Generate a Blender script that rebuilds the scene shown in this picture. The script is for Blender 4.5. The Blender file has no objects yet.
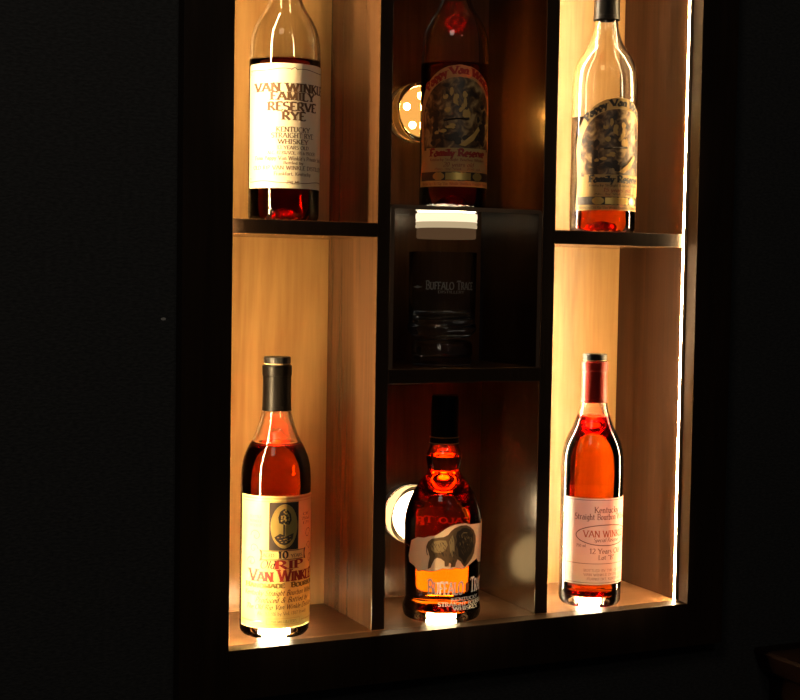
import bpy, math, random
from math import sin, cos, pi, radians, sqrt, asin, atan2
from mathutils import Vector, Matrix
random.seed(7)
S = bpy.context.scene
COL = S.collection
ZB = 1.05                      # height of the niche floor above the room floor

# ------------------------------------------------------------------ camera (solved from the photograph's straight edges)
CP = Vector((-.305, -1.4035, .3931)); YAW, PIT, ROL, FPX = .4435, -.0513, .0162, 1401.27
FW = Vector((sin(YAW)*cos(PIT), cos(YAW)*cos(PIT), sin(PIT)))
RT = Vector((cos(YAW), -sin(YAW), 0)); UP = RT.cross(FW)
RT, UP = cos(ROL)*RT + sin(ROL)*UP, cos(ROL)*UP - sin(ROL)*RT
cd = bpy.data.cameras.new('camera'); cam = bpy.data.objects.new('camera', cd); COL.objects.link(cam)
cd.sensor_width = 36; cd.sensor_fit = 'HORIZONTAL'; cd.lens = 36*FPX/800; cd.clip_start = .01; cd.clip_end = 50
m = Matrix.Identity(4)
for i in range(3):
    m[i][0], m[i][1], m[i][2] = RT[i], UP[i], -FW[i]
m[0][3], m[1][3], m[2][3] = CP.x, CP.y, CP.z + ZB
cam.matrix_world = m
S.camera = cam
def ray(px, py): return FW + RT*((px-400)/FPX) - UP*((py-350)/FPX)

# ------------------------------------------------------------------ materials
def nt(name):
    mt = bpy.data.materials.new(name); mt.use_nodes = True
    t = mt.node_tree; t.nodes.clear()
    o = t.nodes.new('ShaderNodeOutputMaterial')
    return mt, t, o
def pr(name, col, rough=.5, metal=0, spec=.5, **kw):
    mt, t, o = nt(name); b = t.nodes.new('ShaderNodeBsdfPrincipled')
    b.inputs['Base Color'].default_value = (*col, 1); b.inputs['Roughness'].default_value = rough
    b.inputs['Metallic'].default_value = metal; b.inputs['Specular IOR Level'].default_value = spec
    for k, v in kw.items(): b.inputs[k.replace('_', ' ')].default_value = v
    t.links.new(b.outputs[0], o.inputs[0]); return mt
def emit(name, col, s):
    mt, t, o = nt(name); b = t.nodes.new('ShaderNodeEmission')
    b.inputs[0].default_value = (*col, 1); b.inputs[1].default_value = s
    t.links.new(b.outputs[0], o.inputs[0]); return mt
def ramp(t, stops):
    r = t.nodes.new('ShaderNodeValToRGB'); e = r.color_ramp.elements
    e[0].position, e[0].color = stops[0][0], (*stops[0][1], 1)
    e[1].position, e[1].color = stops[-1][0], (*stops[-1][1], 1)
    for p, c in stops[1:-1]:
        n = e.new(p); n.color = (*c, 1)
    return r
def wood(name, c0, c1, rough, scale=(26, 26, 2.2), spec=.5, bump=.15):
    mt, t, o = nt(name); N = t.nodes.new; L = t.links.new
    tc = N('ShaderNodeTexCoord'); mp = N('ShaderNodeMapping'); mp.inputs['Scale'].default_value = scale
    L(tc.outputs['Object'], mp.inputs[0])
    n1 = N('ShaderNodeTexNoise'); n1.inputs['Scale'].default_value = 1; n1.inputs['Detail'].default_value = 5; n1.inputs['Distortion'].default_value = 1.2
    L(mp.outputs[0], n1.inputs['Vector'])
    mp2 = N('ShaderNodeMapping'); mp2.inputs['Scale'].default_value = [q*7 for q in scale[:2]] + [scale[2]*5]
    L(tc.outputs['Object'], mp2.inputs[0])
    n2 = N('ShaderNodeTexNoise'); n2.inputs['Scale'].default_value = 1; n2.inputs['Detail'].default_value = 3
    L(mp2.outputs[0], n2.inputs['Vector'])
    mx = N('ShaderNodeMath'); mx.operation = 'MULTIPLY_ADD'; mx.inputs[1].default_value = .35
    L(n2.outputs[0], mx.inputs[0])
    m3 = N('ShaderNodeMath'); m3.operation = 'MULTIPLY'; m3.inputs[1].default_value = .75
    L(n1.outputs[0], m3.inputs[0]); L(m3.outputs[0], mx.inputs[2])
    r = ramp(t, [(.36, c0), (.72, c1)]); L(mx.outputs[0], r.inputs[0])
    b = N('ShaderNodeBsdfPrincipled'); L(r.outputs[0], b.inputs['Base Color'])
    b.inputs['Roughness'].default_value = rough; b.inputs['Specular IOR Level'].default_value = spec
    bp = N('ShaderNodeBump'); bp.inputs['Strength'].default_value = bump; bp.inputs['Distance'].default_value = .0006
    L(n2.outputs[0], bp.inputs['Height']); L(bp.outputs[0], b.inputs['Normal'])
    L(b.outputs[0], o.inputs[0]); return mt
def glass(name, col=(1, 1, 1), ior=1.5, rough=0.0):
    mt, t, o = nt(name); b = t.nodes.new('ShaderNodeBsdfGlass')
    b.inputs['Color'].default_value = (*col, 1); b.inputs['IOR'].default_value = ior; b.inputs['Roughness'].default_value = rough
    t.links.new(b.outputs[0], o.inputs[0]); return mt
def skin(name, ior=1.4):
    mt, t, o = nt(name); N = t.nodes.new; L = t.links.new
    a = N('ShaderNodeBsdfTransparent'); g = N('ShaderNodeBsdfGlossy'); g.inputs['Roughness'].default_value = .02
    f = N('ShaderNodeFresnel'); f.inputs[0].default_value = ior; mx = N('ShaderNodeMixShader')
    L(f.outputs[0], mx.inputs[0]); L(a.outputs[0], mx.inputs[1]); L(g.outputs[0], mx.inputs[2]); L(mx.outputs[0], o.inputs[0]); return mt
def whiskey(name, absorb, ior=1.36, cloud=0):
    mt, t, o = nt(name); N = t.nodes.new; L = t.links.new
    b = N('ShaderNodeBsdfGlass'); b.inputs['IOR'].default_value = ior; b.inputs['Roughness'].default_value = 0
    v = N('ShaderNodeVolumeAbsorption'); d = max(absorb)
    v.inputs['Density'].default_value = d
    v.inputs['Color'].default_value = (*[1-a/d for a in absorb], 1)
    L(b.outputs[0], o.inputs[0])
    if cloud:
        sc = N('ShaderNodeVolumeScatter'); sc.inputs['Density'].default_value = cloud; sc.inputs['Color'].default_value = (1, .8, .6, 1)
        ad = N('ShaderNodeAddShader'); L(v.outputs[0], ad.inputs[0]); L(sc.outputs[0], ad.inputs[1]); L(ad.outputs[0], o.inputs['Volume'])
    else: L(v.outputs[0], o.inputs['Volume'])
    return mt
def paper(name, col, trans=.25, rough=.5):
    mt, t, o = nt(name); N = t.nodes.new; L = t.links.new
    b = N('ShaderNodeBsdfPrincipled'); b.inputs['Base Color'].default_value = (*col, 1); b.inputs['Roughness'].default_value = rough
    b.inputs['Specular IOR Level'].default_value = .3
    tr = N('ShaderNodeBsdfTranslucent'); tr.inputs[0].default_value = (*col, 1)
    mx = N('ShaderNodeMixShader'); mx.inputs[0].default_value = trans
    L(b.outputs[0], mx.inputs[1]); L(tr.outputs[0], mx.inputs[2]); L(mx.outputs[0], o.inputs[0]); return mt

M = {}
M['maple'] = wood('maple_veneer', (.29, .145, .048), (.45, .26, .095), .33)
M['panel'] = wood('stained_panel', (.075, .032, .013), (.155, .072, .031), .24, (30, 30, 1.6))
M['panel2'] = wood('darker_panel', (.016, .0055, .002), (.046, .017, .0065), .34, (30, 30, 1.6), .15)  # panel wood in darker tones, right side panel only
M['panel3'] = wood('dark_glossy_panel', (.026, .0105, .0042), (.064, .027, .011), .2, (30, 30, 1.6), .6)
M['base'] = wood('stained_base', (.12, .055, .025), (.22, .11, .05), .3, (2.2, 30, 30))
M['dark'] = wood('espresso_wood', (.028, .015, .008), (.048, .026, .014), .4, (30, 30, 2), .3)
M['counter'] = wood('counter_wood', (.014, .006, .004), (.026, .011, .007), .4, (3, 30, 30), .4)
M['strip'] = emit('light_strip_glow', (1, .69, .34), 190)
M['strip2'] = emit('corner_strip_glow', (1, .80, .52), 210)
M['channel'] = pr('strip_channel', (.55, .53, .5), .4, 1)
M['glass'] = glass('bottle_glass', (.985, .99, .98))
M['skin'] = skin('bottle_wall')
M['acrylic'] = glass('clear_acrylic', (.97, .985, .98), 1.49)
M['plastic'] = glass('clear_plastic', (.95, .93, .9), 1.46, .04)
M['lightred'] = whiskey('amber_whiskey', (2.6, 28, 80))
M['deepred'] = whiskey('deep_amber_whiskey', (6, 34, 85))
M['bright'] = whiskey('orange_whiskey', (1.0, 22, 70))
M['mahogany'] = whiskey('mahogany_whiskey', (8, 48, 100))
M['cream'] = paper('cream_paper', (.90, .82, .62))
M['ivory'] = paper('ivory_paper', (.92, .88, .78), .35)
M['yellow'] = paper('yellow_paper', (.90, .77, .30), .35)
M['tan'] = paper('tan_paper', (.64, .44, .18), .35)
M['parch'] = paper('parchment', (.88, .84, .58), .22)
M['ink'] = pr('brown_ink', (.10, .045, .015), .6)
M['ink2'] = pr('faded_brown_ink', (.15, .07, .022), .6)
M['ochre'] = pr('ochre_ink', (.20, .10, .02), .6)
M['black'] = pr('black_ink', (.02, .014, .01), .6)
M['red'] = pr('red_ink', (.30, .018, .008), .6)
M['rust'] = pr('rust_ink', (.50, .12, .03), .6)
M['olive'] = pr('olive_gold_ink', (.20, .14, .02), .5)
M['gold'] = pr('gold_foil', (.75, .53, .16), .35, .7)
M['sepia0'] = pr('sepia_dark', (.035, .02, .012), .6)
M['sepia1'] = pr('sepia_mid', (.17, .10, .045), .6)
M['sepia2'] = pr('sepia_light', (.56, .33, .09), .6)
M['mane'] = pr('bison_dark', (.045, .022, .009), .6)
M['hide'] = pr('bison_brown', (.17, .09, .035), .6)
M['hide2'] = pr('bison_light', (.40, .26, .11), .6)
M['edge'] = pr('frosted_edge', (.2, .13, .085), .4, spec=.6)
M['white'] = paper('white_print', (.95, .93, .88), .1)
M['capblack'] = pr('black_capsule', (.0035, .0026, .002), .38, spec=.25)
M['capred'] = pr('red_capsule', (.40, .022, .012), .35)
M['stopper'] = pr('black_stopper', (.015, .014, .014), .35)
M['cork'] = pr('cork', (.55, .38, .2), .7)
M['etch'] = pr('etched_frost', (.5, .47, .42), .7)
M['housing'] = pr('puck_housing', (.42, .38, .33), .35)
M['cup'] = pr('puck_reflector', (.75, .68, .55), .3)
M['floor'] = pr('room_floor', (.05, .04, .035), .6)

def wall_mat():
    mt, t, o = nt('black_wall_paint'); N = t.nodes.new; L = t.links.new
    tc = N('ShaderNodeTexCoord'); n = N('ShaderNodeTexNoise'); n.inputs['Scale'].default_value = 330; n.inputs['Detail'].default_value = 3
    mp = N('ShaderNodeMapping'); mp.inputs['Scale'].default_value = (.55, 1, 1.3); L(tc.outputs['Object'], mp.inputs[0]); L(mp.outputs[0], n.inputs['Vector'])
    r = ramp(t, [(.3, (.050, .052, .054)), (.7, (.09, .092, .094))]); L(n.outputs[0], r.inputs[0])
    b = N('ShaderNodeBsdfPrincipled'); b.inputs['Roughness'].default_value = .75; b.inputs['Specular IOR Level'].default_value = .25
    L(r.outputs[0], b.inputs['Base Color'])
    bp = N('ShaderNodeBump'); bp.inputs['Strength'].default_value = .5; bp.inputs['Distance'].default_value = .0015
    L(n.outputs[0], bp.inputs['Height']); L(bp.outputs[0], b.inputs['Normal']); L(b.outputs[0], o.inputs[0])
    # a small pale scuff left of the cabinet
    m2 = N('ShaderNodeMapping'); m2.inputs['Location'].default_value = (-SC[0]*380, 0, -SC[2]*700); m2.inputs['Scale'].default_value = (380, 0, 700); L(tc.outputs['Object'], m2.inputs[0])
    ln = N('ShaderNodeVectorMath'); ln.operation = 'LENGTH'; L(m2.outputs[0], ln.inputs[0])
    lt = N('ShaderNodeMath'); lt.operation = 'LESS_THAN'; lt.inputs[1].default_value = 1; L(ln.outputs['Value'], lt.inputs[0])
    mx = N('ShaderNodeMixRGB'); mx.inputs[2].default_value = (.8, .78, .74, 1); L(lt.outputs[0], mx.inputs[0]); L(r.outputs[0], mx.inputs[1]); L(mx.outputs[0], b.inputs['Base Color'])
    return mt
SC = (.0923, 0, ZB+.3472)
M['wall'] = wall_mat()

def photo_print():
    # a brown mottled picture print (soft blotches)
    mt, t, o = nt('sepia_picture_print'); N = t.nodes.new; L = t.links.new
    tc = N('ShaderNodeTexCoord'); n = N('ShaderNodeTexNoise'); n.inputs['Scale'].default_value = 85; n.inputs['Detail'].default_value = 2.5; n.inputs['Distortion'].default_value = .7
    L(tc.outputs['Object'], n.inputs['Vector'])
    r = ramp(t, [(.36, (.03, .015, .008)), (.5, (.13, .065, .025)), (.66, (.46, .29, .12))]); L(n.outputs[0], r.inputs[0])
    b = N('ShaderNodeBsdfPrincipled'); b.inputs['Roughness'].default_value = .5; L(r.outputs[0], b.inputs['Base Color']); L(b.outputs[0], o.inputs[0]); return mt
M['picture'] = photo_print()

# ------------------------------------------------------------------ mesh builder
class MB:
    def __init__(s): s.v = []; s.f = []; s.m = []
    def quadgrid(s, rows, mi=0, closed=False):
        b = len(s.v); nr, nc = len(rows), len(rows[0])
        for r in rows: s.v += [tuple(p) for p in r]
        for i in range(nr-1):
            for j in range(nc if closed else nc-1):
                k = (j+1) % nc
                s.f.append((b+i*nc+j, b+i*nc+k, b+(i+1)*nc+k, b+(i+1)*nc+j)); s.m.append(mi)
    def box(s, x0, x1, y0, y1, z0, z1, mi=0, front=None, bottom=None):
        b = len(s.v)
        s.v += [(x, y, z) for z in (z0, z1) for y in (y0, y1) for x in (x0, x1)]
        fs = [((0, 2, 3, 1), bottom), ((4, 5, 7, 6), None), ((0, 1, 5, 4), front), ((2, 6, 7, 3), None), ((0, 4, 6, 2), None), ((1, 3, 7, 5), None)]
        for q, a in fs:
            s.f.append(tuple(b+i for i in q)); s.m.append(mi if a is None else a)
    def poly(s, pts, mi=0):
        b = len(s.v); s.v += [tuple(p) for p in pts]; s.f.append(tuple(range(b, b+len(pts)))); s.m.append(mi)
    def lathe(s, prof, n=96, mi=0, fn=None, mis=None):
        # prof: list of (r, z); r==0 ends collapse to a pole
        b0 = None; prev = None
        for k, (r, z) in enumerate(prof):
            if r < 1e-7:
                s.v.append((0, 0, z)); cur = [len(s.v)-1]
            else:
                cur = []
                for j in range(n):
                    a = 2*pi*j/n; rr, zz = (r, z) if fn is None else fn(r, z, a)
                    s.v.append((rr*cos(a), rr*sin(a), zz)); cur.append(len(s.v)-1)
            if prev is not None:
                mm = mi if mis is None else mis[k-1]
                for j in range(n):
                    jn = (j+1) % n
                    if len(prev) == 1 and len(cur) == 1: continue
                    if len(prev) == 1: f = (prev[0], cur[jn], cur[j])
                    elif len(cur) == 1: f = (prev[j], prev[jn], cur[0])
                    else: f = (prev[j], prev[jn], cur[jn], cur[j])
                    s.f.append(f); s.m.append(mm)
            prev = cur
    def build(s, name, mats, parent=None, smooth=False, bevel=0, sharp=35):
        me = bpy.data.meshes.new(name); me.from_pydata(s.v, [], s.f)
        for q in (mats if isinstance(mats, (list, tuple)) else [mats]): me.materials.append(q)
        for p, i in zip(me.polygons, s.m): p.material_index = i
        me.validate()
        if smooth: me.shade_smooth(); me.set_sharp_from_angle(angle=radians(sharp))
        me.update()
        o = bpy.data.objects.new(name, me); COL.objects.link(o)
        if parent: o.parent = parent
        if bevel:
            bv = o.modifiers.new('bevel', 'BEVEL'); bv.width = bevel; bv.segments = 2; bv.limit_method = 'ANGLE'
        return o
def tag(o, label, cat, group=None):
    o['label'] = label; o['category'] = cat
    if group: o['group'] = group
    return o
def empty(name, loc, rot=(0, 0, 0)):
    o = bpy.data.objects.new(name, None); COL.objects.link(o); o.location = loc; o.rotation_euler = rot; o.empty_display_size = .02
    return o
def boxpart(name, b, mats, parent, front=None, bevel=.0005):
    q = MB(); q.box(*b, front=front); return q.build(name, mats, parent, bevel=bevel)

# ------------------------------------------------------------------ stroke lettering
G = {}
def gl(chs, w, *st): G[chs] = (w, st)
def A(cx, cy, rx, ry, a0, a1, n=9): return [(cx+rx*cos(radians(a0+(a1-a0)*i/n)), cy+ry*sin(radians(a0+(a1-a0)*i/n))) for i in range(n+1)]
gl('A', .8, [(0, 0), (.4, 1)], [(.4, 1), (.8, 0)], [(.15, .35), (.65, .35)])
gl('B', .62, [(.1, 1), (.1, 0)], [(.1, 1), (.3, 1)]+A(.3, .75, .25, .25, 90, -90)+[(.1, .5)], [(.1, .5), (.32, .5)]+A(.32, .25, .3, .25, 90, -90)+[(.1, 0)])
gl('C', .75, A(.42, .5, .4, .5, 50, 310, 14))
gl('D', .75, [(.1, 1), (.1, 0)], [(.1, 1), (.3, 1)]+A(.3, .5, .42, .5, 90, -90, 12)+[(.1, 0)])
gl('E', .6, [(.1, 1), (.1, 0)], [(.1, 1), (.58, 1), (.58, .88)], [(.1, .52), (.45, .52)], [(.1, 0), (.6, 0), (.6, .14)])
gl('F', .56, [(.1, 1), (.1, 0)], [(.1, 1), (.56, 1), (.56, .86)], [(.1, .52), (.45, .52)])
gl('G', .8, A(.42, .5, .4, .5, 50, 330, 14)+[(.76, .4), (.52, .4)])
gl('H', .78, [(.1, 1), (.1, 0)], [(.68, 1), (.68, 0)], [(.1, .5), (.68, .5)])
gl('I', .3, [(.15, 1), (.15, 0)])
gl('J', .45, [(.32, 1), (.32, .2)]+A(.17, .2, .15, .2, 0, -150))
gl('K', .72, [(.1, 1), (.1, 0)], [(.65, 1), (.12, .42)], [(.25, .55), (.7, 0)])
gl('L', .58, [(.1, 1), (.1, 0)], [(.1, 0), (.57, 0), (.57, .16)])
gl('M', .95, [(.1, 0), (.12, 1)], [(.12, 1), (.48, .05)], [(.48, .05), (.83, 1)], [(.83, 1), (.85, 0)])
gl('N', .8, [(.1, 0), (.1, 1)], [(.1, 1), (.7, 0)], [(.7, 0), (.7, 1)])
gl('O', .84, A(.42, .5, .4, .5, 90, 450, 18))
gl('P', .6, [(.1, 1), (.1, 0)], [(.1, 1), (.3, 1)]+A(.3, .74, .27, .26, 90, -90)+[(.1, .48)])
gl('Q', .84, A(.42, .5, .4, .5, 90, 450, 18), [(.45, .2), (.8, -.1)])
gl('R', .72, [(.1, 1), (.1, 0)], [(.1, 1), (.3, 1)]+A(.3, .75, .26, .25, 90, -90)+[(.1, .5)], [(.32, .5), (.7, 0)])
gl('S', .58, A(.3, .74, .23, .26, 40, 250, 8)[:-1]+A(.3, .26, .26, .27, 75, -140, 9))
gl('T', .7, [(.35, 1), (.35, 0)], [(0, .84), (.02, 1), (.68, 1), (.7, .84)])
gl('U', .78, [(.1, 1), (.1, .32)]+A(.38, .32, .28, .32, 180, 360, 10)+[(.66, 1)])
gl('V', .78, [(0, 1), (.39, 0)], [(.39, 0), (.78, 1)])
gl('W', 1.1, [(0, 1), (.3, 0)], [(.3, 0), (.55, .95)], [(.55, .95), (.82, 0)], [(.82, 0), (1.1, 1)])
gl('X', .74, [(0, 1), (.72, 0)], [(.7, 1), (.02, 0)])
gl('Y', .74, [(0, 1), (.37, .45)], [(.74, 1), (.37, .45)], [(.37, .45), (.37, 0)])
gl('Z', .66, [(.05, .86), (.05, 1), (.6, 1)], [(.6, 1), (.03, 0)], [(.03, 0), (.63, 0), (.63, .16)])
X = .62
gl('a', .5, A(.22, .22, .2, .22, 60, 330, 9), [(.15, X)]+A(.25, .46, .15, .16, 90, 0, 4)+[(.4, 0)])
gl('b', .52, [(.1, 1), (.1, 0)], A(.27, .3, .2, .31, 150, -150, 10))
gl('c', .44, A(.25, .31, .21, .31, 45, 315, 10))
gl('d', .52, [(.42, 1), (.42, 0)], A(.25, .3, .2, .31, 30, 330, 10))
gl('e', .46, [(.05, .34), (.43, .34)]+A(.24, .31, .2, .31, 5, 310, 10))
gl('f', .34, A(.29, .82, .16, .18, 30, 180, 5)+[(.13, 0)], [(0, X), (.3, X)])
gl('g', .5, A(.25, .33, .19, .28, 30, 330, 10), [(.42, X), (.42, -.1)]+A(.24, -.12, .18, .16, 0, -150, 6))
gl('h', .54, [(.1, 1), (.1, 0)], A(.28, .4, .17, .22, 160, 0, 6)+[(.45, 0)])
gl('i', .24, [(.12, X), (.12, 0)], [(.12, .78), (.12, .9)])
gl('j', .24, [(.14, X), (.14, -.2)], [(.14, .78), (.14, .9)])
gl('k', .52, [(.1, 1), (.1, 0)], [(.45, X), (.12, .28)], [(.22, .36), (.5, 0)])
gl('l', .24, [(.12, 1), (.12, 0)])
gl('m', .8, [(.1, X), (.1, 0)], A(.25, .42, .15, .2, 160, 0, 6)+[(.4, 0)], A(.55, .42, .15, .2, 160, 0, 6)+[(.7, 0)])
gl('n', .54, [(.1, X), (.1, 0)], A(.28, .4, .17, .22, 160, 0, 6)+[(.45, 0)])
gl('o', .5, A(.25, .31, .21, .31, 90, 450, 12))
gl('p', .52, [(.1, X), (.1, -.28)], A(.27, .31, .2, .31, 150, -150, 10))
gl('q', .52, [(.42, X), (.42, -.28)], A(.25, .31, .2, .31, 30, 330, 10))
gl('r', .38, [(.1, X), (.1, 0)], A(.27, .4, .17, .22, 160, 50, 5))
gl('s', .4, A(.2, .46, .15, .16, 40, 250, 7)[:-1]+A(.2, .16, .17, .17, 75, -140, 7))
gl('t', .34, [(.14, .88), (.14, .1), (.2, 0), (.32, .04)], [(0, X), (.3, X)])
gl('u', .54, [(.1, X), (.1, .2)]+A(.26, .2, .16, .2, 180, 340, 6), [(.43, X), (.43, 0)])
gl('v', .48, [(0, X), (.24, 0)], [(.24, 0), (.48, X)])
gl('w', .72, [(0, X), (.2, 0)], [(.2, 0), (.36, X)], [(.36, X), (.54, 0)], [(.54, 0), (.72, X)])
gl('x', .48, [(0, X), (.46, 0)], [(.44, X), (.02, 0)])
gl('y', .48, [(0, X), (.25, .02)], [(.48, X), (.16, -.28), (.02, -.25)])
gl('z', .44, [(.03, X), (.4, X)], [(.4, X), (.02, 0)], [(.02, 0), (.42, 0)])
gl('0', .6, A(.3, .5, .24, .5, 90, 450, 14))
gl('1', .4, [(.05, .8), (.22, 1)], [(.22, 1), (.22, 0)])
gl('2', .56, A(.28, .72, .23, .28, 160, -30, 8)+[(.04, 0)], [(.04, 0), (.55, 0), (.55, .12)])
gl('3', .54, A(.26, .75, .2, .25, 150, -90, 8), A(.26, .25, .24, .25, 90, -150, 9))
gl('4', .6, [(.42, 1), (.02, .3)], [(.02, .3), (.58, .3)], [(.42, 1), (.42, 0)])
gl('5', .54, [(.5, 1), (.12, 1), (.1, .55)]+A(.26, .32, .24, .32, 110, -150, 10))
gl('6', .56, A(.28, .3, .22, .3, 90, 450, 12), [(.08, .4)]+A(.38, .5, .3, .5, 170, 90, 5))
gl('7', .54, [(.03, .86), (.03, 1), (.5, 1)], [(.5, 1), (.2, 0)])
gl('8', .56, A(.28, .75, .19, .25, 90, 450, 12), A(.28, .25, .23, .25, 90, 450, 12))
gl('9', .56, A(.28, .7, .22, .3, 90, 450, 12), [(.48, .6), (.4, .2), (.2, 0)])
gl('.', .2, [(.08, 0), (.08, .12)])
gl(',', .2, [(.1, .1), (.04, -.14)])
gl("'", .2, [(.1, 1), (.1, .8)])
gl('"', .34, [(.1, 1), (.1, .78)], [(.24, 1), (.24, .78)])
gl('/', .4, [(0, 0), (.4, 1)])
gl('%', .8, [(.1, 0), (.7, 1)], A(.18, .78, .15, .2, 90, 450, 8), A(.62, .22, .15, .2, 90, 450, 8))
gl('(', .3, A(.35, .5, .28, .6, 130, 230, 5))
gl(')', .3, A(-.05, .5, .28, .6, 50, -50, 5))
gl('-', .4, [(.05, .38), (.35, .38)])
gl('&', .8, [(.75, 0), (.2, .7)]+A(.34, .8, .17, .2, 200, -40, 7)+[(.1, .3)]+A(.32, .22, .24, .22, 170, 350, 7)+[(.72, .5)])
gl(' ', .36)

def text2d(txt, thick=.15, thin=.05, nib=18, serif=True, slant=0, gap=.1, smallcaps=0):
    """list of 2-D polygons for a line of text, cap height 1, and its width"""
    P = []; x = 0; nx, ny = cos(radians(nib)), sin(radians(nib))
    for ch in txt:
        sc = 1.0
        if smallcaps and ch.islower(): ch = ch.upper(); sc = smallcaps
        w, sts = G.get(ch, G['-'])
        for st in sts:
            pts = [(x+p[0]*sc, p[1]*sc) for p in st]
            n = len(pts)
            L, R_ = [], []
            for i, p in enumerate(pts):
                a = pts[max(i-1, 0)]; b = pts[min(i+1, n-1)]
                dx, dy = b[0]-a[0], b[1]-a[1]; d = sqrt(dx*dx+dy*dy) or 1; dx /= d; dy /= d
                hw = .5*(thin + (thick-thin)*abs(dx*ny-dy*nx))
                L.append((p[0]-dy*hw, p[1]+dx*hw)); R_.append((p[0]+dy*hw, p[1]-dx*hw))
            for i in range(n-1): P.append([L[i], R_[i], R_[i+1], L[i+1]])
            if serif and n >= 2:
                for e, o in ((pts[0], pts[1]), (pts[-1], pts[-2])):
                    dx, dy = e[0]-o[0], e[1]-o[1]; d = sqrt(dx*dx+dy*dy) or 1
                    if abs(dy)/d > .8 and d > .3*sc and (abs(e[1]) < .02 or abs(e[1]-sc) < .02 or abs(e[1]-X) < .02 or abs(e[1]+.28) < .02):
                        h = thick*.5+.085*sc; t = max(thin, .05)
                        y0, y1 = (e[1], e[1]+t) if dy < 0 else (e[1]-t, e[1])
                        P.append([(e[0]-h, y0), (e[0]+h, y0), (e[0]+h, y1), (e[0]-h, y1)])
        x += (w+gap)*sc
    if slant: P = [[(p[0]+slant*p[1], p[1]) for p in q] for q in P]
    return P, max(x-gap, .1)

# ------------------------------------------------------------------ a round surface one can print on
class Round:
    """upright body of revolution standing at (x, y), base at z; angles are measured from the side facing the room viewer, + to the right"""
    def __init__(s, x, y, z, R, prof=None):
        s.x, s.y, s.z, s.R, s.prof = x, y, z, R, prof
        n = Vector((CP.x-x, CP.y-y)).normalized(); s.n = n; s.t = Vector((-n.y, n.x))
    def rad(s, z):
        if not s.prof: return s.R
        p = s.prof
        for (r0, z0), (r1, z1) in zip(p, p[1:]):
            if z0 <= z <= z1 and z1 > z0: return r0+(r1-r0)*(z-z0)/(z1-z0)
        return s.R
    def at(s, phi, z, off=0):           # local to the bottle's base
        r = s.rad(z)+off; d = s.n*cos(phi)+s.t*sin(phi)
        return Vector((d.x*r, d.y*r, z))
    def px(s, X_, Y_):                  # where the line of sight meets the surface: (angle, height)
        d = ray(X_, Y_); R = s.R
        for _ in range(4):
            a = d.x**2+d.y**2; ox, oy = CP.x-s.x, CP.y-s.y
            b = 2*(ox*d.x+oy*d.y); c = ox*ox+oy*oy-R*R; q = b*b-4*a*c
            k = (-b-sqrt(max(q, 0)))/(2*a); p = CP+d*k
            R = s.rad(p.z-s.z)
        v = Vector((p.x-s.x, p.y-s.y)).normalized()
        return atan2(v.dot(s.t), v.dot(s.n)), p.z-s.z
    def zpx(s, X_, Y_): return s.px(X_, Y_)[1]

def sheet(b, mb, lo, hi, zfun, off, mi=0, n=48, rows=6):
    """curved patch between angles lo..hi; zfun(phi)->(z0,z1)"""
    g = []
    for r in range(rows+1):
        row = []
        for i in range(n+1):
            ph = lo+(hi-lo)*i/n; z0, z1 = zfun(ph); row.append(b.at(ph, z0+(z1-z0)*r/rows, off))
        g.append(row)
    mb.quadgrid(g, mi)
def stroke(b, mb, pts, w, off, mi=0, closed=False):
    """thin printed line through (phi, z) points; width in metres"""
    if closed: pts = pts+[pts[0]]
    q = []
    for (a0, z0), (a1, z1) in zip(pts, pts[1:]):
        n = max(1, int(abs(a1-a0)/.08)); q += [(a0+(a1-a0)*i/n, z0+(z1-z0)*i/n) for i in range(n)]
    q.append(pts[-1])
    L, R_ = [], []
    for i in range(len(q)):
        a, c = q[max(i-1, 0)], q[min(i+1, len(q)-1)]
        du, dz = (c[0]-a[0])*b.R, c[1]-a[1]; d = sqrt(du*du+dz*dz) or 1; du /= d; dz /= d
        L.append(b.at(q[i][0]-dz*w/2/b.R, q[i][1]+du*w/2, off)); R_.append(b.at(q[i][0]+dz*w/2/b.R, q[i][1]-du*w/2, off))
    mb.quadgrid([R_, L], mi)
def blob(b, mb, pts, off, mi=0):
    """filled outline given as (phi, z) points, cut into triangles that follow the curve"""
    import mathutils
    from mathutils.geometry import delaunay_2d_cdt
    R = b.R; c2 = [Vector((p[0]*R, p[1])) for p in pts]; n = len(c2)
    v = list(c2); us = [p.x for p in c2]; zs = [p.y for p in c2]; stp = .0028
    u = min(us)
    while u < max(us):
        z = min(zs)
        while z < max(zs): v.append(Vector((u+.0001, z+.0001))); z += stp
        u += stp
    ov, oe, of, *_ = delaunay_2d_cdt(v, [], [list(range(n))], 1, 1e-6)
    base = len(mb.v); mb.v += [tuple(b.at(p.x/R, p.y, off)) for p in ov]
    for f in of: mb.f.append(tuple(base+i for i in f)); mb.m.append(mi)
def put_text(b, mb, txt, phc, z0, h, half=None, mi=0, off=.0005, arch=None, align='c', **kw):
    """text round the bottle: centre angle, baseline height, cap height (m), half-width (rad)"""
    P, w = text2d(txt, **kw)
    if half is None: sx = h
    else: sx = 2*half*b.R/w
    for q in P:
        pts = []
        for (x, y) in q:
            xx = (x-w/2)*sx if align == 'c' else x*sx
            if arch:                                    # (a, c, zc): run along a half ellipse
                a, c, zc, t0, t1 = arch; t = t0+(t1-t0)*(x/w); nx_, nz_ = cos(t)/a, sin(t)/c; d = sqrt(nx_*nx_+nz_*nz_)
                pts.append(b.at(phc+(a*cos(t)+nx_/d*y*h)/b.R, zc+c*sin(t)+nz_/d*y*h, off))
            else: pts.append(b.at(phc+xx/b.R, z0+y*h, off))
        mb.poly(pts, mi)
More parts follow.
